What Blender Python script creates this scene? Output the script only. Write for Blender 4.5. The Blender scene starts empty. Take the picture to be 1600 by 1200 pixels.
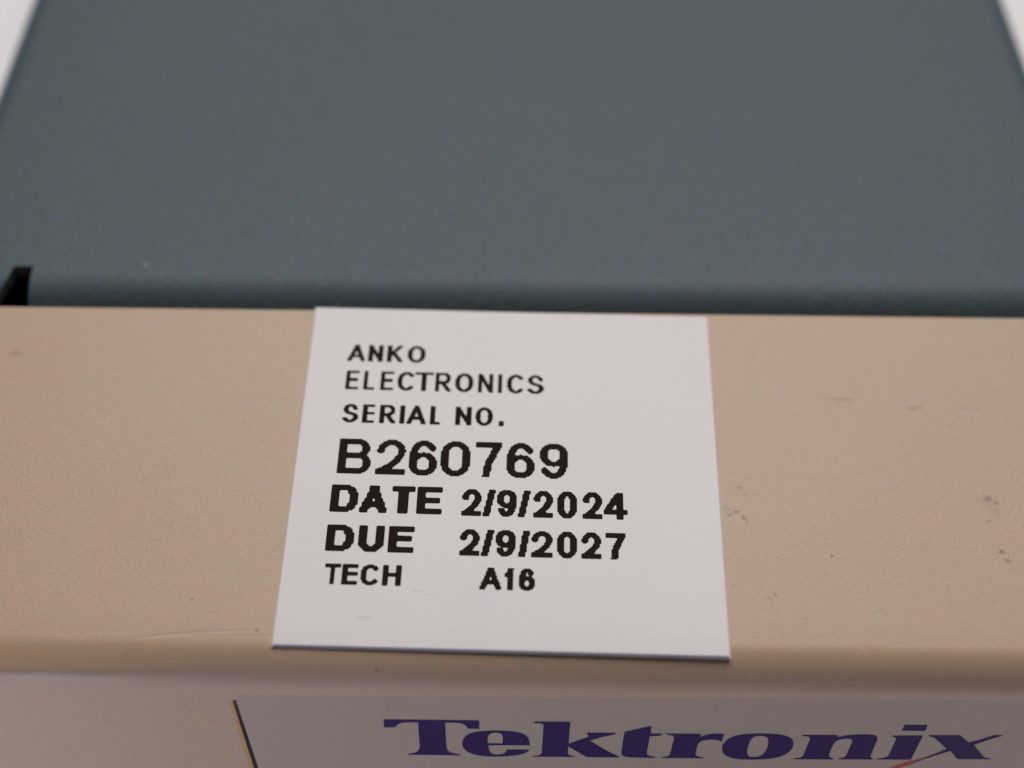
import bpy, bmesh, math, random
import numpy as np
from mathutils import Vector, Matrix
from mathutils.geometry import tessellate_polygon

S = 0.001                      # everything below is written in millimetres
scene = bpy.context.scene
C = scene.collection
random.seed(4)

# ------------------------------------------------------------------ camera
PITCH, YAW, ROLL = math.radians(49.475), math.radians(-0.342), math.radians(0.912)
fw = Vector((-math.sin(YAW) * math.cos(PITCH), math.cos(YAW) * math.cos(PITCH), -math.sin(PITCH)))
r0 = Vector((math.cos(YAW), math.sin(YAW), 0))
u0 = r0.cross(fw)
rt = math.cos(ROLL) * r0 + math.sin(ROLL) * u0
up = -math.sin(ROLL) * r0 + math.cos(ROLL) * u0
cam_pos = Vector((-0.066, -53.424, 70.278))
cd = bpy.data.cameras.new('camera')
cam = bpy.data.objects.new('camera', cd); C.objects.link(cam)
cam.matrix_world = Matrix(((rt.x, up.x, -fw.x, cam_pos.x * S), (rt.y, up.y, -fw.y, cam_pos.y * S),
                           (rt.z, up.z, -fw.z, cam_pos.z * S), (0, 0, 0, 1)))
cd.sensor_width = 36; cd.lens = 51.22
cd.clip_start = 0.004; cd.clip_end = 20
cd.dof.use_dof = True
cd.dof.focus_distance = (Vector((0, -3.2, -0.3)) - cam_pos).dot(fw) * S
cd.dof.aperture_fstop = 16.5
scene.camera = cam

# ------------------------------------------------------------------ light
w = bpy.data.worlds.new('World'); scene.world = w; w.use_nodes = True
w.node_tree.nodes['Background'].inputs[0].default_value = (1.0, 0.93, 0.90, 1)
w.node_tree.nodes['Background'].inputs[1].default_value = 0.03

def area(name, loc, target, size, energy, col):
    l = bpy.data.lights.new(name, 'AREA'); l.shape = 'RECTANGLE'
    l.size, l.size_y = size; l.energy = energy; l.color = col
    o = bpy.data.objects.new(name, l); C.objects.link(o)
    o.location = loc
    o.rotation_euler = (Vector(target) - Vector(loc)).to_track_quat('-Z', 'Y').to_euler()
    return o
area('ceiling_lamp', (0.06, 0.52, 0.90), (0, 0, 0), (0.9, 0.55), 10.3, (1.0, 0.955, 0.935))
area('front_fill', (-0.15, -0.13, -0.046), (0, 0, -0.01), (0.07, 0.02), 0.165, (0.79, 0.885, 1.22))  # unseen fill added low at front left to brighten the front face

vs = scene.view_settings
vs.view_transform = 'Standard'; vs.look = 'None'; vs.exposure = 0.0; vs.gamma = 1.0
scene.cycles.use_denoising = True

# ------------------------------------------------------------------ helpers
def empty(name, loc):
    o = bpy.data.objects.new(name, None); C.objects.link(o)
    o.location = Vector(loc) * S; o.empty_display_size = 0.01
    return o

def build(name, verts, faces, mat, parent=None, smooth=None, mats=None, fmat=None):
    me = bpy.data.meshes.new(name)
    me.from_pydata([(v[0] * S, v[1] * S, v[2] * S) for v in verts], [], faces)
    for m in (mats or [mat]): me.materials.append(m)
    if fmat:
        for p, i in zip(me.polygons, fmat): p.material_index = i
    bm = bmesh.new(); bm.from_mesh(me); bmesh.ops.recalc_face_normals(bm, faces=bm.faces)
    bm.to_mesh(me); bm.free()
    if smooth is not None:
        for p in me.polygons: p.use_smooth = True
        me.set_sharp_from_angle(angle=math.radians(smooth))
    o = bpy.data.objects.new(name, me); C.objects.link(o)
    if parent:
        o.parent = parent
        q = parent; off = Vector()
        while q: off += q.location; q = q.parent
        o.location = -off              # mesh coordinates stay world coordinates
    return o

class NT:
    def __init__(s, name):
        s.m = bpy.data.materials.new(name); s.m.use_nodes = True
        s.t = s.m.node_tree; s.b = s.t.nodes['Principled BSDF']
        tc = s.t.nodes.new('ShaderNodeTexCoord')
        sc = s.t.nodes.new('ShaderNodeVectorMath'); sc.operation = 'SCALE'; sc.inputs['Scale'].default_value = 1000
        s.t.links.new(tc.outputs['Object'], sc.inputs[0]); s.p = sc.outputs[0]   # millimetres
    def n(s, kind, **kw):
        k = s.t.nodes.new(kind)
        for a, v in kw.items(): setattr(k, a, v)
        return k
    def put(s, sock, v):
        if hasattr(v, 'is_linked'): s.t.links.new(v, sock)
        else: sock.default_value = v
    def math(s, op, a, b=0.0, c=None, clamp=False):
        k = s.n('ShaderNodeMath', operation=op, use_clamp=clamp)
        s.put(k.inputs[0], a); s.put(k.inputs[1], b)
        if c is not None: s.put(k.inputs[2], c)
        return k.outputs[0]
    def noise(s, scale, detail=2.0, rough=0.5, vec=None):
        k = s.n('ShaderNodeTexNoise'); k.inputs['Scale'].default_value = scale
        k.inputs['Detail'].default_value = detail; k.inputs['Roughness'].default_value = rough
        s.t.links.new(vec or s.p, k.inputs['Vector']); return k
    def ramp(s, v, lo, hi, a=0.0, b=1.0):
        k = s.n('ShaderNodeMapRange', interpolation_type='SMOOTHSTEP')
        s.put(k.inputs[0], v)
        for i, x in enumerate((lo, hi, a, b)): k.inputs[i + 1].default_value = x
        return k.outputs[0]
    def mix(s, f, a, b, blend='MIX'):
        k = s.n('ShaderNodeMix', data_type='RGBA', blend_type=blend)
        s.put(k.inputs[0], f); s.put(k.inputs[6], a); s.put(k.inputs[7], b)
        return k.outputs[2]
    def stain(s, col, cx, cy, rx, ry, strength, scol, wob=0.8, nz=None, axes='xy', cz=None):
        sub = s.n('ShaderNodeVectorMath', operation='SUBTRACT')
        s.t.links.new(s.p, sub.inputs[0])
        if axes == 'xy':
            sub.inputs[1].default_value = (cx, cy, 0); sc = (1 / rx, 1 / ry, 0)
        else:
            sub.inputs[1].default_value = (cx, 0, cy); sc = (1 / rx, 0, 1 / ry)
        mul = s.n('ShaderNodeVectorMath', operation='MULTIPLY'); mul.inputs[1].default_value = sc
        s.t.links.new(sub.outputs[0], mul.inputs[0])
        ln = s.n('ShaderNodeVectorMath', operation='LENGTH'); s.t.links.new(mul.outputs[0], ln.inputs[0])
        d = s.math('MULTIPLY_ADD', s.math('SUBTRACT', nz, 0.5), wob * 2, ln.outputs['Value'])
        return s.mix(s.ramp(d, 0.35, 1.05, strength, 0.0), col, scol)
    def bump(s, h, strength, dist):
        k = s.n('ShaderNodeBump'); k.inputs['Strength'].default_value = strength
        k.inputs['Distance'].default_value = dist * S
        s.put(k.inputs['Height'], h); s.t.links.new(k.outputs[0], s.b.inputs['Normal'])
    def col(s, v): s.put(s.b.inputs['Base Color'], v)
    def set(s, **kw):
        for k, v in kw.items(): s.put(s.b.inputs[k.replace('_', ' ')], v)

def rgb(r, g, b): return (r, g, b, 1)

# ------------------------------------------------------------------ materials
def m_bezel():
    t = NT('tan_textured_paint')
    big = t.noise(0.09, 3).outputs[0]; mid = t.noise(1.1, 3, 0.6).outputs[0]
    fine = t.noise(4.2, 3, 0.65).outputs[0]; nz = t.noise(11.0, 3, 0.6).outputs[0]
    c = t.mix(t.ramp(big, 0.3, 0.7), rgb(0.476, 0.326, 0.212), rgb(0.486, 0.336, 0.230))
    c = t.mix(t.ramp(mid, 0.30, 0.72, 0.0, 0.5), c, rgb(0.452, 0.322, 0.228))
    chroma = t.noise(4.2, 3, 0.65)
    c = t.mix(0.17, c, chroma.outputs['Color'], 'OVERLAY')
    pore = t.ramp(t.noise(3.1, 2, 0.5).outputs[0], 0.66, 0.78, 0.0, 0.35)
    c = t.mix(pore, c, rgb(0.33, 0.235, 0.165))
    dark = rgb(0.060, 0.028, 0.014); brown = rgb(0.21, 0.125, 0.065)
    dots = [(-31.31, 8.15, .6, .5, .55, brown), (-17.79, -9.04, .13, .13, .95, dark), (-21.12, -9.36, .10, .10, .6, dark),
            (-13.91, -10.93, .16, .15, .95, dark), (-19.69, -4.39, .13, .12, .5, brown), (14.02, -1.29, .32, .28, .65, brown),
            (14.3, -1.75, .45, .25, .35, brown), (13.69, -2.93, .26, .17, .95, dark), (13.30, -3.12, .3, .22, .7, dark),
            (14.07, -3.32, .25, .24, .85, dark), (14.22, -3.6, .16, .14, .6, dark), (13.0, -2.7, .5, .35, .35, brown),
            (19.0, -5.83, .17, .15, .9, dark), (15.47, -8.39, .15, .14, .8, dark), (18.61, -6.95, .15, .13, .45, brown),
            (15.1, -8.6, .4, .3, .3, brown), (20.9, 5.35, 1.5, .22, .35, brown), (21.3, 5.26, .25, .16, .5, brown),
            (25.4, 4.72, .9, .22, .5, brown), (25.3, 4.66, .28, .18, .45, brown), (29.1, 4.73, 1.7, .2, .25, brown),
            (28.84, -1.80, .35, .3, .7, dark), (29.28, -2.12, .26, .2, .75, dark), (28.7, -2.0, .9, .5, .35, brown),
            (28.6, -3.35, .2, .16, .7, brown), (28.97, -5.40, .3, .27, .8, dark), (29.2, -5.98, .26, .22, .75, dark),
            (29.1, -2.7, .6, .4, .25, brown), (13.10, -7.76, .2, .1, .6, brown), (12.6, 2.0, .16, .5, .35, brown),
            (-7.1, -12.9, .13, .13, .9, dark), (22.2, -1.3, .14, .12, .4, brown), (24.6, 1.2, .16, .14, .3, brown),
            (-12.6, -5.0, .9, .16, .45, rgb(.36, .17, .11)), (20.4, -11.6, .25, .16, .5, brown),
            (17.0, -9.8, .14, .12, .5, brown), (23.5, -9.4, .14, .12, .5, brown)]
    for x, y, rx, ry, st, sc in dots: c = t.stain(c, x, y, rx * .8, ry * .8, st * .68, sc, 1.5, nz)
    # chipped, whitish wear on the front edge
    for x, z, rx, rz, st in ((-25.6, -2.0, 2.6, .4, .32), (-22.6, -2.35, 2.4, .3, .22)):
        c = t.stain(c, x, z, rx, rz, st, rgb(0.60, 0.53, 0.50), 1.3, nz, 'xz')
    # two fine scratches along the top of the rounded edge
    sep = t.n('ShaderNodeSeparateXYZ'); t.t.links.new(t.p, sep.inputs[0]); x, y = sep.outputs[0], sep.outputs[1]
    dx = t.math('ADD', x, 13.5)
    f1 = t.math('MULTIPLY_ADD', t.math('MULTIPLY', dx, dx), -0.0105, -10.90)
    win = t.math('MULTIPLY', t.ramp(x, -21.8, -19.5), t.ramp(x, -15.5, -13.0, 1.0, 0.0))
    d1 = t.math('SUBTRACT', y, f1)
    c = t.mix(t.math('MULTIPLY', t.ramp(t.math('ABSOLUTE', d1), 0.02, 0.10, 0.42, 0.0), win), c, rgb(.28, .16, .11))
    d1b = t.math('ABSOLUTE', t.math('ADD', d1, 0.13))
    c = t.mix(t.math('MULTIPLY', t.ramp(d1b, 0.02, 0.10, 0.28, 0.0), win), c, rgb(.72, .6, .5))
    win2 = t.math('MULTIPLY', t.ramp(x, -18.5, -17.0), t.ramp(x, -12.9, -12.0, 1.0, 0.0))
    d2 = t.math('ABSOLUTE', t.math('SUBTRACT', y, t.math('MULTIPLY_ADD', dx, 0.012, -11.18)))
    c = t.mix(t.math('MULTIPLY', t.ramp(d2, 0.02, 0.11, 0.25, 0.0), win2), c, rgb(.28, .16, .11))
    t.col(c); t.set(Roughness=0.46); t.b.inputs['Specular IOR Level'].default_value = 0.55
    h = t.math('MULTIPLY_ADD', t.noise(5.6, 2, 0.6).outputs[0], 1.0, t.math('MULTIPLY', t.noise(11.0, 2).outputs[0], 0.4))
    t.bump(h, 0.6, 0.026)
    return t.m

def m_cover():
    t = NT('blue_grey_powder_coat')
    big = t.noise(0.05, 2).outputs[0]; mid = t.noise(1.6, 3, 0.6).outputs[0]
    c = t.mix(t.ramp(big, 0.3, 0.7), rgb(0.056, 0.090, 0.108), rgb(0.060, 0.094, 0.112))
    c = t.mix(t.ramp(mid, 0.35, 0.7, 0, 0.35), c, rgb(0.068, 0.097, 0.110))
    c = t.mix(0.42, c, t.noise(2.2, 3, 0.7).outputs['Color'], 'OVERLAY')
    c = t.mix(0.5, c, t.noise(4.5, 3, 0.7).outputs[0], 'OVERLAY')
    fl = t.ramp(t.noise(1.3, 2, 0.6).outputs[0], 0.70, 0.80, 0.0, 0.22)
    c = t.mix(fl, c, rgb(.20, .22, .22))
    nz = t.noise(4.0).outputs[0]
    for x, y, r, st in ((-24.3, 15.9, .14, .55), (-20.7, 12.9, .13, .4), (-11.3, 13.2, .12, .3), (9.4, 18.0, .14, .2),
                        (21.6, 19.0, .12, .25), (-5.0, 27.0, .16, .15)):
        c = t.stain(c, x, y, r, r * 1.3, st, rgb(.42, .4, .38), .7, nz)
    t.col(c); t.set(Roughness=0.55); t.b.inputs['Specular IOR Level'].default_value = 0.4
    t.bump(t.noise(3.4, 3, 0.65).outputs[0], 0.8, 0.06)
    return t.m

def m_simple(name, c, rough, spec=0.5, var=0.06, scale=1.5, bump=0.0):
    t = NT(name)
    n = t.noise(scale, 3, 0.6).outputs[0]
    a = rgb(*[x * (1 - var) for x in c]); b = rgb(*[min(1, x * (1 + var)) for x in c])
    t.col(t.mix(n, a, b)); t.set(Roughness=rough); t.b.inputs['Specular IOR Level'].default_value = spec
    if bump: t.bump(t.noise(scale * 2, 2).outputs[0], bump, 0.02)
    return t.m

def m_label():
    t = NT('white_label_stock')
    c = t.mix(t.ramp(t.noise(0.12, 2).outputs[0], .3, .7), rgb(0.690, 0.650, 0.662), rgb(0.702, 0.665, 0.672))
    c = t.mix(0.035, c, t.noise(1.4, 2).outputs['Color'], 'OVERLAY')
    nz = t.noise(3.0).outputs[0]
    for x, y, rx, ry, st in ((-4.9, -8.5, .55, .10, .35), (-4.3, -8.75, .35, .08, .3), (-7.9, -10.2, .5, .12, .4),
                             (-6.3, -10.2, .3, .08, .2), (4.6, -8.6, .2, .1, .2)):
        c = t.stain(c, x, y, rx, ry, st, rgb(.45, .43, .42), 1.3, nz)
    t.col(c); t.set(Roughness=0.38); t.b.inputs['Specular IOR Level'].default_value = 0.4
    t.bump(t.noise(0.5, 2).outputs[0], 0.15, 0.02)
    return t.m

def m_swoosh():
    t = NT('printed_swoosh_ink')
    sep = t.n('ShaderNodeSeparateXYZ'); t.t.links.new(t.p, sep.inputs[0])
    t.col(t.mix(t.ramp(sep.outputs[0], 24.4, 25.5), rgb(0.42, 0.035, 0.02), rgb(0.04, 0.018, 0.07))); t.set(Roughness=0.5)
    return t.m

M_BEZEL = m_bezel(); M_COVER = m_cover(); M_LABEL = m_label()
M_EDGE = m_simple('label_cut_edge', (0.70, 0.64, 0.70), 0.6)
M_ADH = m_simple('adhesive_layer', (0.50, 0.46, 0.47), 0.45)
M_INK = m_simple('black_thermal_print', (0.018, 0.008, 0.006), 0.65, 0.06, 0.2, 3.0)
M_PLATE = m_simple('grey_name_plate', (0.40, 0.30, 0.235), 0.5, 0.4, 0.05, 1.8, 0.25)
M_LOGO = m_simple('indigo_ink', (0.032, 0.010, 0.078), 0.55, 0.15, 0.15, 2.0)
M_SWOOSH = m_swoosh()
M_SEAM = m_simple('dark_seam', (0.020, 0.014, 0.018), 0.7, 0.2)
M_TAN = m_simple('ochre_fringe', (0.50, 0.28, 0.10), 0.6, 0.3)
M_BLACK = m_simple('black_chassis', (0.008, 0.008, 0.009), 0.8, 0.2)
M_TABLE = m_simple('white_table_laminate', (0.86, 0.85, 0.87), 0.5, 0.4, 0.02, 0.02)

# ------------------------------------------------------------------ table
ZT = -62.0
tv = []
R = 700
for z in (ZT - 25, ZT):
    for x, y in ((-R, -R), (R, -R), (R, R), (-R, R)): tv.append((x, y + 100, z))
tab = build('table', tv, [(0, 1, 2, 3), (4, 5, 6, 7), (0, 1, 5, 4), (1, 2, 6, 5), (2, 3, 7, 6), (3, 0, 4, 7)], M_TABLE)
tab['kind'] = 'structure'; tab['label'] = 'plain white table top under the instrument'

# ------------------------------------------------------------------ instrument
inst = empty('electronic_instrument', (0, 60, ZT))
inst['label'] = 'electronic instrument with blue-grey cover and tan front bezel'
inst['category'] = 'instrument'

T = 0.0858                                        # the bezel top slopes down to the front
ct, st_ = math.cos(T), math.sin(T)
FY = -13.45                                       # front face
def bezel_profile(x):
    s = 1 - min(1, max(0, (x + 30) / 18)); s = s * s * (3 - 2 * s)
    pts = [(11.98, ZT)]
    pts += [(11.98, 0.62), (11.975, 0.88), (11.955, 0.975), (11.90, 1.022), (11.80, 1.012)]
    for k in range(1, 16):
        yd = 11.8 - k * (11.8 + 11.44) / 15
        pts.append((yd * ct, yd * st_))
    y0, z0 = -11.44 * ct, -11.44 * st_
    r = 2.25; N = 14; a0 = T; a1 = math.pi / 2
    rr = (y0 - FY) / (1 - math.sin(T)) if True else r
    cy, cz = y0 + rr * math.sin(T), z0 - rr * math.cos(T)
    for k in range(1, N + 1):
        f = k / N; a = a0 + (a1 - a0) * f
        py, pz = cy - rr * math.sin(a), cz + rr * math.cos(a)
        # worn, flatter edge towards one end
        if f < 0.6:
            g = f / 0.6; by, bz = y0 + (FY + 0.10 - y0) * g, z0 - 0.72 * g ** 1.4
        else:
            g = (f - 0.6) / 0.4; by = FY + 0.10 * (1 - g) ** 3; bz = z0 - 0.72 - (z0 - 0.72 - cz) * g
        pts.append((py + (by - py) * s, pz + (bz - pz) * s))
    for z in (-5, -9, -14, -25, -45): pts.append((FY, z))
    pts.append((FY, ZT))
    return pts
xs = [-41.5 + 83.5 * i / 84 for i in range(85)]
V = []; F = []
prof = [bezel_profile(x) for x in xs]; n = len(prof[0])
for x, p in zip(xs, prof): V += [(x, a, b) for a, b in p]
for i in range(len(xs) - 1):
    for j in range(n):
        k = (j + 1) % n
        F.append((i * n + j, i * n + k, (i + 1) * n + k, (i + 1) * n + j))
F.append(tuple(range(n))); F.append(tuple((len(xs) - 1) * n + j for j in range(n)))
bez = build('front_bezel', V, F, M_BEZEL, inst, smooth=40)

# cover: folded sheet with rounded long edges and a rolled front edge
CX0, CX1, CZ, RC, TH = -39.25, 40.8, 1.08, 2.4, 0.9
def cover_loop(inset):
    x0, x1, zt, r = CX0 + inset, CX1 - inset, CZ - inset, max(0.3, RC - inset)
    L = [(x0, ZT)]
    for k in range(11):
        a = math.pi - k * math.pi / 20
        L.append((x0 + r + r * math.cos(a), zt - r + r * math.sin(a)))
    for k in range(1, 12): L.append((x0 + r + (x1 - x0 - 2 * r) * k / 12, zt))
    for k in range(11):
        a = math.pi / 2 - k * math.pi / 20
        L.append((x1 - r + r * math.cos(a), zt - r + r * math.sin(a)))
    L.append((x1, ZT)); return L
YF, RF = 12.15, 3.2
stations = []                                     # (y, inset)
for k in range(11):
    a = k * math.pi / 20
    stations.append((YF + RF - RF * math.cos(a), RF - RF * math.sin(a)))
for y in (16, 18, 22, 30, 45, 70, 110, 160, 200): stations.append((y, 0))
V = []; F = []
loops = [[(x, y, z) for x, z in cover_loop(ins)] for y, ins in stations]
loops += [[(x, y, z) for x, z in cover_loop(TH + ins * 0.85)] for y, ins in reversed(stations)]
n = len(loops[0])
for L in loops: V += L
m = len(loops)
for i in range(m):
    i2 = (i + 1) % m
    for j in range(n - 1):
        F.append((i * n + j, i * n + j + 1, i2 * n + j + 1, i2 * n + j))
# the two long bottom rims
h = len(stations)
for e in (0, n - 1):
    for i in range(h - 1):
        F.append((i * n + e, (i + 1) * n + e, (m - 2 - i) * n + e, (m - 1 - i) * n + e))
cov = build('top_cover', V, F, M_COVER, inst, smooth=40)
# slot cut through the rolled edge at one corner
poly = [(-31.75, 15.62), (-33.0, 15.60), (-33.25, 14.6), (-33.75, 13.5), (-34.6, 12.9), (-37.0, 12.6), (-37.0, 10.5), (-31.75, 10.5)]
k = len(poly)
cut = build('slot_cutter', [(x, y, 4) for x, y in poly] + [(x, y, -6) for x, y in poly],
            [tuple(range(k)), tuple(range(k, 2 * k))] + [(i, (i + 1) % k, k + (i + 1) % k, k + i) for i in range(k)], M_BLACK)
cut.location = cov.location + inst.location
md = cov.modifiers.new('slot', 'BOOLEAN'); md.object = cut; md.operation = 'DIFFERENCE'; md.solver = 'EXACT'
bpy.context.view_layer.update()
me = bpy.data.meshes.new_from_object(cov.evaluated_get(bpy.context.evaluated_depsgraph_get()))
cov.modifiers.clear(); cov.data = me; me.name = 'top_cover'
bpy.data.objects.remove(cut)
for p in me.polygons: p.use_smooth = True
me.set_sharp_from_angle(angle=math.radians(40))

def box(x0, x1, y0, y1, z0, z1):
    v = [(x, y, z) for z in (z0, z1) for x, y in ((x0, y0), (x1, y0), (x1, y1), (x0, y1))]
    return v, [(0, 1, 2, 3), (4, 5, 6, 7), (0, 1, 5, 4), (1, 2, 6, 5), (2, 3, 7, 6), (3, 0, 4, 7)]
v, f = box(CX0 + 1.6, CX1 - 1.6, 13.6, 198, ZT + 1, -5.0)
build('inner_chassis', v, f, M_BLACK, inst)

# name plate on the front face, with its dark seam, painted ochre fringe and logotype
def plate(name, outline, y_front, y_back, mat, parent):
    k = len(outline)
    V = [(x, y_front, z) for x, z in outline] + [(x, y_back, z) for x, z in outline]
    tri = [tuple(t) for t in tessellate_polygon([[Vector((x, z, 0)) for x, z in outline]])]
    F = tri + [tuple(k + i for i in t) for t in tri] + [(i, (i + 1) % k, k + (i + 1) % k, k + i) for i in range(k)]
    return build(name, V, F, mat, parent)
np_ = plate('name_plate', [(-14.85, -3.86), (-14.55, -3.80), (31.5, -3.46), (31.5, -22), (-14.6, -22), (-14.98, -12.49), (-15.2, -4.3), (-15.1, -4.0)], FY - 0.004, FY + 0.05, M_PLATE, inst)
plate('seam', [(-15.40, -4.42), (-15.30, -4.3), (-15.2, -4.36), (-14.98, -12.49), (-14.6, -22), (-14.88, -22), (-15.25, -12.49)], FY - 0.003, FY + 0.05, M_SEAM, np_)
plate('fringe_strip', [(-15.58, -4.7), (-15.40, -4.5), (-15.25, -12.49), (-14.88, -22), (-15.2, -22), (-15.52, -12.49)], FY - 0.003, FY + 0.05, M_TAN, np_)  # added strip: lens colour fringing and lit seam edge painted in ochre

G = {
'T': [[(-6.95, -6.45), (-1.42, -6.45), (-1.42, -7.48), (-2.08, -7.48), (-2.18, -7.15), (-2.34, -6.94), (-2.55, -6.82), (-2.8, -6.77), (-3.40, -6.77), (-3.40, -9.5), (-3.38, -10.1), (-3.27, -10.42), (-3.08, -10.62), (-2.6, -10.8), (-2.6, -10.9), (-5.75, -10.9), (-5.75, -10.83), (-5.29, -10.62), (-5.08, -10.34), (-4.98, -9.8), (-4.97, -6.78), (-5.6, -6.78), (-5.9, -6.85), (-6.15, -7.04), (-6.35, -7.42), (-6.97, -7.42)]],
'e': [[(1.56, -9.52), (1.54, -9.05), (1.45, -8.55), (1.30, -8.22), (1.01, -7.96), (0.72, -7.83), (0.4, -7.75), (-0.02, -7.70), (-0.44, -7.69), (-0.86, -7.71), (-1.24, -7.77), (-1.58, -7.86), (-1.86, -7.99), (-2.08, -8.18), (-2.26, -8.45), (-2.38, -8.8), (-2.44, -9.2), (-2.44, -9.66), (-2.37, -9.98), (-2.25, -10.25), (-2.08, -10.5), (-1.86, -10.7), (-1.58, -10.86), (-1.25, -10.97), (-0.9, -11.02), (-0.53, -11.03), (-0.1, -11.01), (0.34, -10.94), (0.7, -10.85), (1.01, -10.73), (1.26, -10.56), (1.45, -10.34), (1.57, -10.07), (0.18, -10.09), (0.17, -10.3), (0.1, -10.5), (-0.02, -10.64), (-0.18, -10.74), (-0.39, -10.77), (-0.56, -10.74), (-0.70, -10.64), (-0.8, -10.45), (-0.86, -10.1), (-0.89, -9.55)],
      [(-0.91, -9.31), (-0.94, -9.0), (-0.94, -8.71), (-0.91, -8.42), (-0.84, -8.2), (-0.71, -8.03), (-0.53, -7.94), (-0.38, -7.93), (-0.24, -7.98), (-0.12, -8.12), (-0.06, -8.32), (-0.04, -8.6), (-0.04, -8.89), (-0.06, -9.31)]],
'k': [[(1.76, -6.52), (3.86, -6.52), (3.86, -9.25), (5.02, -8.32), (4.86, -7.82), (6.57, -7.82), (6.57, -7.98), (5.78, -8.36), (5.09, -8.83), (6.06, -9.99), (6.98, -10.88), (6.96, -10.98), (5.01, -10.98), (3.86, -9.58), (3.87, -10.5), (3.98, -10.76), (4.28, -10.88), (4.28, -10.98), (1.76, -10.99), (1.76, -10.90), (2.16, -10.8), (2.30, -10.5), (2.32, -6.96), (2.25, -6.8), (2.11, -6.74), (1.76, -6.72)]],
't': [[(7.07, -7.67), (8.6, -6.89), (8.62, -7.86), (9.27, -7.85), (9.28, -8.02), (9.06, -8.16), (8.61, -8.19), (8.59, -9.9), (8.61, -10.4), (8.7, -10.66), (8.88, -10.78), (9.14, -10.83), (9.13, -10.97), (8.5, -10.98), (7.66, -10.95), (7.35, -10.87), (7.16, -10.73), (7.07, -10.4), (7.06, -9.86)]],
'r': [[(9.55, -7.85), (11.54, -7.83), (11.6, -8.2), (11.72, -8.08), (11.91, -7.95), (12.12, -7.85), (12.36, -7.79), (12.92, -7.79), (12.89, -8.76), (12.68, -8.62), (12.42, -8.55), (12.15, -8.54), (11.92, -8.6), (11.7, -8.74), (11.57, -8.95), (11.52, -9.3), (11.51, -10.3), (11.56, -10.6), (11.75, -10.77), (12.06, -10.84), (12.07, -10.96), (9.54, -10.98), (9.53, -10.88), (9.86, -10.76), (10.0, -10.5), (10.04, -8.36), (9.96, -8.1), (9.8, -8.02), (9.56, -7.98)]],
'o': [[(13.00, -9.45), (13.03, -9.05), (13.14, -8.63), (13.31, -8.30), (13.53, -8.07), (13.8, -7.92), (14.15, -7.81), (14.56, -7.75), (14.95, -7.72), (15.3, -7.72), (15.7, -7.73), (16.06, -7.78), (16.37, -7.87), (16.63, -8.01), (16.85, -8.2), (17.02, -8.46), (17.13, -8.75), (17.19, -9.1), (17.19, -9.45), (17.13, -9.85), (17.0, -10.2), (16.82, -10.46), (16.6, -10.67), (16.3, -10.84), (15.92, -10.97), (15.48, -11.04), (15.05, -11.07), (14.62, -11.07), (14.25, -11.04), (13.93, -10.96), (13.65, -10.82), (13.4, -10.62), (13.22, -10.36), (13.09, -10.03)],
      [(14.53, -9.3), (14.54, -8.9), (14.6, -8.45), (14.68, -8.2), (14.8, -8.07), (14.97, -8.01), (15.16, -8.01), (15.34, -8.05), (15.49, -8.17), (15.6, -8.4), (15.66, -8.8), (15.69, -9.3), (15.67, -9.8), (15.6, -10.2), (15.5, -10.46), (15.34, -10.66), (15.13, -10.75), (14.95, -10.75), (14.8, -10.69), (14.68, -10.52), (14.59, -10.2), (14.54, -9.8)]],
'n': [[(17.50, -7.83), (19.54, -7.80), (19.62, -8.06), (19.9, -7.92), (20.2, -7.81), (20.74, -7.7), (21.3, -7.68), (21.6, -7.72), (21.83, -7.84), (21.96, -8.05), (22.02, -8.35), (22.02, -10.3), (22.07, -10.62), (22.26, -10.80), (22.26, -10.9), (20.19, -10.91), (20.19, -10.79), (20.46, -10.66), (20.56, -10.4), (20.59, -8.6), (20.53, -8.38), (20.4, -8.27), (20.18, -8.24), (19.95, -8.29), (19.75, -8.42), (19.6, -8.66), (19.53, -9.0), (19.51, -10.3), (19.58, -10.62), (19.89, -10.83), (19.88, -10.94), (17.48, -10.97), (17.46, -10.88), (17.84, -10.75), (18.0, -10.5), (18.04, -8.32), (17.98, -8.1), (17.85, -8.0), (17.55, -7.97)]],
'i': [[(22.8, -7.79), (24.58, -7.76), (24.55, -10.5), (24.55, -10.86), (22.5, -10.88), (22.48, -10.78), (22.92, -10.64), (23.09, -10.4), (23.1, -8.2), (23.04, -8.02), (22.82, -7.96)]],
'i_dot': [[(23.2, -7.17), (23.22, -6.45), (24.57, -6.44), (24.57, -7.18)]],
'x': [[(24.91, -7.70), (26.73, -7.67), (27.45, -8.56), (27.9, -8.28), (28.3, -7.95), (28.72, -7.60), (29.26, -7.63), (28.8, -7.98), (28.3, -8.42), (27.84, -8.88), (28.77, -10.34), (28.95, -10.5), (29.27, -10.58), (29.25, -10.70), (27.31, -10.73), (26.65, -9.68), (26.09, -10.11), (25.53, -10.6), (25.36, -10.52), (25.94, -9.9), (26.34, -9.38), (25.38, -8.10), (25.2, -7.93), (24.95, -7.84)]],
}
def ink(name, rings, y, mat, parent):
    pts = [p for r in rings for p in r]
    tri = tessellate_polygon([[Vector((x, z, 0)) for x, z in r] for r in rings])
    o = build(name, [(x, y, z) for x, z in pts], [tuple(t) for t in tri], mat, parent)
    return o
for key, rings in G.items():
    ink('letter' if key != 'i_dot' else 'letter_dot', rings, FY - 0.020, M_LOGO, np_)
ink('swoosh', [[(25.53, -10.6), (25.36, -10.52), (24.99, -10.77), (24.39, -11.15), (23.79, -11.7), (23.2, -12.42), (22.46, -13.6), (21.9, -14.9), (22.2, -15.0), (22.75, -13.75), (23.42, -12.66), (24.0, -12.12), (24.65, -11.56), (25.14, -11.01)]], FY - 0.018, M_SWOOSH, np_)

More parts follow.
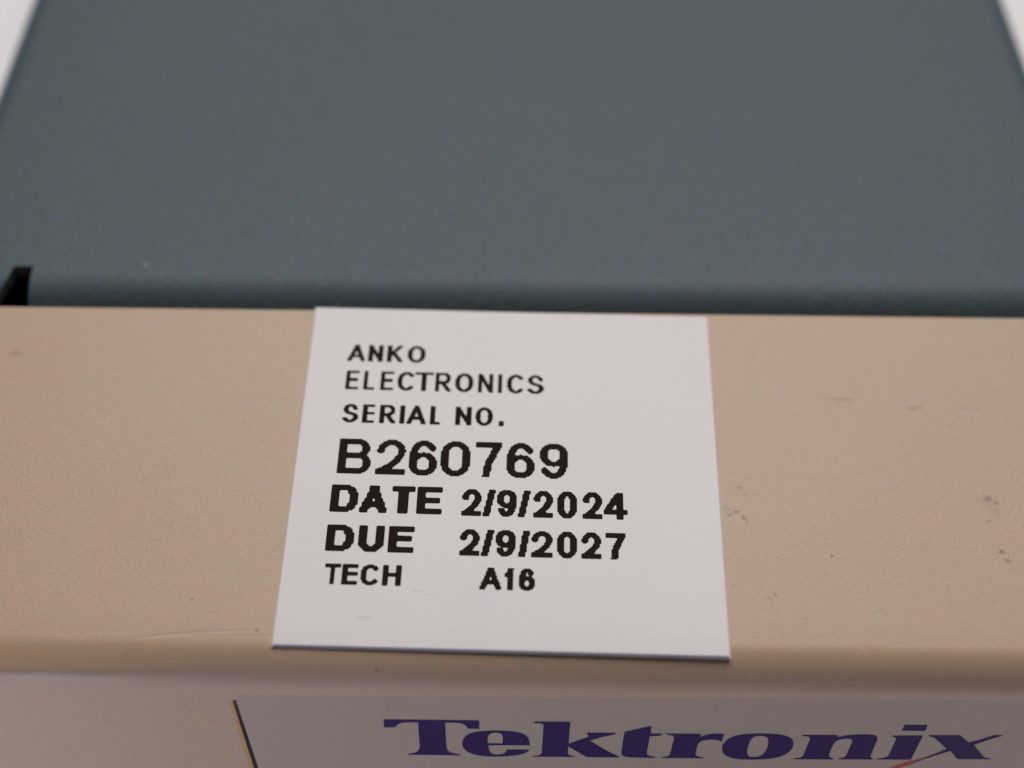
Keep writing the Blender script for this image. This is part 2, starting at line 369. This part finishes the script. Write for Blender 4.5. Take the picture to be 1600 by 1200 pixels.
# ------------------------------------------------------------------ calibration label
lab = empty('calibration_label', (0, 0, 0))
lab['label'] = 'white printed calibration sticker with serial number and dates on the tan bezel'
lab['category'] = 'label'
A = -0.0172
UX = Vector((math.cos(A), math.sin(A) * ct, math.sin(A) * st_))
VX = Vector((-math.sin(A), math.cos(A) * ct, math.cos(A) * st_))
NX = UX.cross(VX)
HW, HH = 12.7, 11.95
def lift(v):                                      # the lower edge bends down a little over the rounded corner
    d = max(0.0, -10.7 - v); return -0.010 * d - 0.004 * d * d
def LP(u, v, n): return UX * u + VX * (v - 0.15) + NX * (n + lift(v))
vv = [-HH + 0.07 * k for k in range(0, 20)] + [-10.5, -8, -5, -2, 1, 4, 7, 10, HH]
us = [-HW + 2 * HW * k / 12 for k in range(13)]
def sheet(name, n0, n1, grow, mats, parent):
    V = []; F = []; fm = []
    gu = (HW + grow) / HW; gv = (HH + grow) / HH
    a, b = len(us), len(vv)
    for nn in (n1, n0):
        for v in vv:
            for u in us: V.append(LP(u * gu, v * gv, nn))
    o = a * b
    for j in range(b - 1):
        for i in range(a - 1):
            q = (j * a + i, j * a + i + 1, (j + 1) * a + i + 1, (j + 1) * a + i)
            F.append(q); fm.append(0); F.append(tuple(o + k for k in q)); fm.append(1)
    ring = [i for i in range(a)] + [j * a + a - 1 for j in range(1, b)] + [(b - 1) * a + i for i in range(a - 2, -1, -1)] + [j * a for j in range(b - 2, 0, -1)]
    for k in range(len(ring)):
        p, q = ring[k], ring[(k + 1) % len(ring)]
        F.append((p, q, o + q, o + p)); fm.append(1)
    return build(name, V, F, None, parent, mats=mats, fmat=fm, smooth=30)
sheet('adhesive_layer', 0.012, 0.085, 0.085, [M_ADH, M_ADH], lab)
sheet('paper', 0.087, 0.22, 0.0, [M_LABEL, M_EDGE], lab)

# stroke glyphs in a unit box; 'S' strokes have square ends, 'C' strokes are curves
def arc(cx, cy, rx, ry, a0, a1, n=18):
    return [(cx + rx * math.cos(math.radians(a0 + (a1 - a0) * k / n)), cy + ry * math.sin(math.radians(a0 + (a1 - a0) * k / n))) for k in range(n + 1)]
ring = arc(.5, .5, .5, .5, 0, 360, 40)
def sup(cx, cy, rx, ry, a0, a1, e=0.8, n=24):
    out = []
    for k in range(n + 1):
        a = math.radians(a0 + (a1 - a0) * k / n); c, s = math.cos(a), math.sin(a)
        out.append((cx + rx * math.copysign(abs(c) ** e, c), cy + ry * math.copysign(abs(s) ** e, s)))
    return out
SIX = [('C', sup(.5, .30, .5, .30, 0, 360, .9, 36)), ('C', [(.93, .82)] + sup(.53, .68, .38, .32, 40, 90, 1, 6) + sup(.52, .45, .52, .55, 95, 190, .9, 14))]
NINE = [(k, [(1 - x, 1 - y) for x, y in p]) for k, p in SIX]
GL = {
'A': [('S', [(0, -.02), (.5, 1.02)]), ('S', [(1, -.02), (.5, 1.02)]), ('B', [(.2, .28), (.8, .28)])],
'N': [('S', [(0, 0), (0, 1)]), ('S', [(0, 1), (1, 0)]), ('S', [(1, 0), (1, 1)])],
'K': [('S', [(0, 0), (0, 1)]), ('S', [(0, .34), (.93, 1.0)]), ('S', [(.35, .58), (1, 0)])],
'O': [('C', sup(.5, .5, .5, .5, 0, 360, .92, 40))],
'E': [('S', [(0, 0), (0, 1)]), ('S', [(0, 1), (1, 1)]), ('S', [(0, .52), (.93, .52)]), ('S', [(0, 0), (1, 0)])],
'L': [('S', [(0, 0), (0, 1)]), ('S', [(0, 0), (1, 0)])],
'C': [('C', sup(.5, .5, .5, .5, 42, 318, .92, 34))],
'T': [('S', [(0, 1), (1, 1)]), ('S', [(.5, 0), (.5, 1)])],
'R': [('S', [(0, 0), (0, 1)]), ('C', [(0, 1), (.6, 1)] + arc(.62, .74, .32, .26, 90, -90, 14) + [(0, .48)]), ('S', [(.45, .46), (.98, 0)])],
'I': [('S', [(.5, 0), (.5, 1)])],
'S': [('C', [(.93, .78)] + sup(.5, .75, .42, .25, 25, 180, 1, 12) + [(.1, .66), (.25, .56), (.5, .5), (.78, .44), (.96, .34)] + sup(.5, .27, .5, .27, 0, -158, 1, 14))],
'D': [('S', [(0, 0), (0, 1)]), ('C', [(0, 1), (.45, 1)] + sup(.45, .5, .55, .5, 90, -90, .9, 20) + [(0, 0)])],
'U': [('S', [(0, .4), (0, 1)]), ('S', [(1, .4), (1, 1)]), ('C', [(0, .5), (0, .36)] + arc(.5, .36, .5, .36, 180, 360, 16) + [(1, .5)])],
'B': [('S', [(0, 0), (0, 1)]), ('C', [(0, 1), (.6, 1)] + arc(.62, .77, .30, .23, 90, -90, 12) + [(0, .54)]), ('C', [(.5, .54), (.66, .54)] + arc(.68, .27, .32, .27, 90, -90, 12) + [(0, 0)])],
'H': [('S', [(0, 0), (0, 1)]), ('S', [(1, 0), (1, 1)]), ('S', [(0, .53), (1, .53)])],
'0': [('C', sup(.5, .5, .5, .5, 0, 360, .8, 40))],
'1': [('S', [(.72, 0), (.72, 1)]), ('S', [(.0, .72), (.45, .84), (.72, 1)])],
'2': [('C', [(.03, .70)] + sup(.5, .70, .47, .30, 165, 0, .95, 16) + [(.94, .58), (.80, .43), (.45, .2), (.04, .02)]), ('S', [(0, 0), (1, 0)])],
'4': [('S', [(.74, 0), (.74, 1)]), ('S', [(0, .22), (1, .22)]), ('C', [(.0, .26), (.62, .98)])],
'6': SIX, '9': NINE,
'7': [('S', [(0, 1), (1, 1)]), ('C', [(1, .97), (.7, .62), (.5, .35), (.38, -.1)])],
'/': [('C', [(0, -.1), (1, 1.1)])],
'.': [('S', [(.5, .5), (.5, .5)])],
}
DOT = 0.125
def raster(line, boxes, vt, vb, wx, wy, dot=DOT, up=3):
    """the line as a bitmap of printer dots, softened a little, then outlined"""
    u0 = min(b[0] for b in boxes if b) - 0.5; u1 = max(b[1] for b in boxes if b) + 0.5
    v0, v1 = vb - 0.5, vt + 0.5
    v0 = math.floor(v0 / dot) * dot; u0 = math.floor(u0 / dot) * dot
    nu, nv = int((u1 - u0) / dot) + 1, int((v1 - v0) / dot) + 1
    U, W = np.meshgrid(u0 + (np.arange(nu) + .5) * dot, v0 + (np.arange(nv) + .5) * dot)
    bit = np.zeros((nv, nu), bool)
    asp = wx / wy
    for ch, b in zip(line, boxes):
        if b is None: continue
        bx0, bx1, by0, by1 = [round(q_ / dot) * dot for q_ in (b[0], b[1], vb, vt)]
        if ch == '.': by1 = vb + (b[1] - b[0]) * .95
        inb = (U >= bx0 - .01) & (U <= bx1 + .01) & (W >= by0 - .02) & (W <= by1 + .02)
        sx, sy = min(wx, bx1 - bx0), min(wy, by1 - by0)
        for kind, pts in GL[ch]:
            P = [(bx0 + sx / 2 + x * (bx1 - bx0 - sx), (by0 + sy / 2 + y * (by1 - by0 - sy)) * asp) for x, y in pts]
            hw = wx / 2 + 0.004
            if ch == '.': bit |= inb; continue
            for (ax, ay), (cx, cy) in zip(P[:-1], P[1:]):
                dx, dy = cx - ax, cy - ay; Ln = math.hypot(dx, dy) or 1e-9
                t = ((U - ax) * dx + (W * asp - ay) * dy) / Ln
                d = np.abs((U - ax) * dy - (W * asp - ay) * dx) / Ln
                if kind == 'S': hit = (t > -hw) & (t < Ln + hw) & (d <= hw)
                elif kind == 'B': hit = (t > 0) & (t < Ln) & (d <= hw)
                else:
                    tc = np.clip(t, 0, Ln)
                    hit = (np.hypot(U - ax - tc * dx / Ln, W * asp - ay - tc * dy / Ln) <= hw)
                bit |= hit & inb
    g = np.kron(bit.astype(float), np.ones((up, up)))
    g = np.pad(g, 4)
    ker = np.exp(-0.5 * (np.arange(-3, 4) / 1.15) ** 2); ker /= ker.sum()
    g = np.apply_along_axis(lambda r: np.convolve(r, ker, 'same'), 0, g)
    g = np.apply_along_axis(lambda r: np.convolve(r, ker, 'same'), 1, g)
    s = dot / up
    ox, oy = u0 + (.5 - 4) * s, v0 + (.5 - 4) * s
    g = g + 0.06; ink_ = g > 0.5
    V = {}; verts = []; F = []
    def vid(key, x, y):
        if key not in V: V[key] = len(verts); verts.append((ox + x * s, oy + y * s))
        return V[key]
    H_, W_ = g.shape
    full = ink_[:-1, :-1] & ink_[1:, :-1] & ink_[:-1, 1:] & ink_[1:, 1:]
    anyi = ink_[:-1, :-1] | ink_[1:, :-1] | ink_[:-1, 1:] | ink_[1:, 1:]
    for j in range(H_ - 1):
        i = 0
        while i < W_ - 1:
            if full[j, i]:
                F.append((vid((i, j), i, j), vid((i + 1, j), i + 1, j), vid((i + 1, j + 1), i + 1, j + 1), vid((i, j + 1), i, j + 1)))
            elif anyi[j, i]:
                cs = [(i, j), (i + 1, j), (i + 1, j + 1), (i, j + 1)]; poly = []
                for k in range(4):
                    a, b = cs[k], cs[(k + 1) % 4]
                    ga, gb = g[a[1], a[0]], g[b[1], b[0]]
                    if ga > .5: poly.append(vid(a, *a))
                    if (ga > .5) != (gb > .5):
                        f = (.5 - ga) / (gb - ga)
                        poly.append(vid(tuple(sorted((a, b))), a[0] + f * (b[0] - a[0]), a[1] + f * (b[1] - a[1])))
                if len(poly) >= 3: F.append(tuple(poly))
            i += 1
    return verts, F
DOTS = {'ANKO': .0625, 'ELECTRONICS': .0625, 'SERIAL NO.': .0625, 'TECH': .0833, 'A16': .0833, 'B260769': .10, '2/9/2024': .0833, '2/9/2027': .0833}
LINES = [
('ANKO', 9.00, 7.68, .28, .20, [(-10.29, -9.19), (-8.98, -8.05), (-7.8, -6.84), (-6.51, -5.39)]),
('ELECTRONICS', 6.91, 5.53, .275, .20, [(-10.27, -9.42), (-9.14, -8.45), (-8.09, -7.28), (-7.0, -5.87), (-5.95, -4.78), (-4.62, -3.61), (-3.37, -2.24), (-1.91, -1.03), (-0.70, -0.42), (-0.14, 1.03), (1.11, 2.16)]),
('SERIAL NO.', 4.35, 3.02, .29, .205, [(-10.27, -9.28), (-9.0, -8.25), (-7.93, -6.94), (-6.69, -6.40), (-6.26, -5.04), (-4.84, -4.16), None, (-3.25, -2.26), (-1.98, -0.91), (-0.59, -0.27)]),
('B260769', 1.80, -0.68, .45, .38, [(-10.18, -8.16), (-7.89, -6.1), (-5.86, -4.19), (-3.96, -2.25), (-1.93, -0.26), (-0.03, 1.72), (1.95, 3.7)]),
('DATE', -1.55, -3.35, .50, .375, [(-10.32, -8.76), (-8.68, -6.97), (-6.81, -5.36), (-5.20, -3.76)]),
('2/9/2024', -1.61, -3.44, .40, .33, [(-2.58, -1.4), (-1.36, -0.56), (-0.46, 0.7), (0.78, 1.54), (1.65, 2.83), (3.1, 4.24), (4.54, 5.72), (5.84, 7.25)]),
('DUE', -4.26, -6.04, .50, .375, [(-10.36, -8.79), (-8.52, -6.96), (-6.74, -5.31)]),
('2/9/2027', -4.29, -6.08, .40, .33, [(-2.57, -1.41), (-1.36, -0.57), (-0.48, 0.68), (0.8, 1.54), (1.62, 2.81), (3.08, 4.23), (4.5, 5.69), (5.95, 7.11)]),
('TECH', -6.79, -8.15, .31, .21, [(-10.21, -9.33), (-9.23, -8.37), (-8.14, -7.04), (-6.89, -5.84)]),
('A16', -6.87, -8.23, .355, .26, [(-1.32, -0.07), (0.07, 0.63), (0.92, 1.84)]),
]
for txt, vt, vb, wx, wy, boxes in LINES:
    vv_, ff = raster(txt, boxes, vt, vb, wx, wy, DOTS.get(txt, DOT))
    build('printed_line', [LP(u, v, 0.227) for u, v in vv_], ff, M_INK, lab)
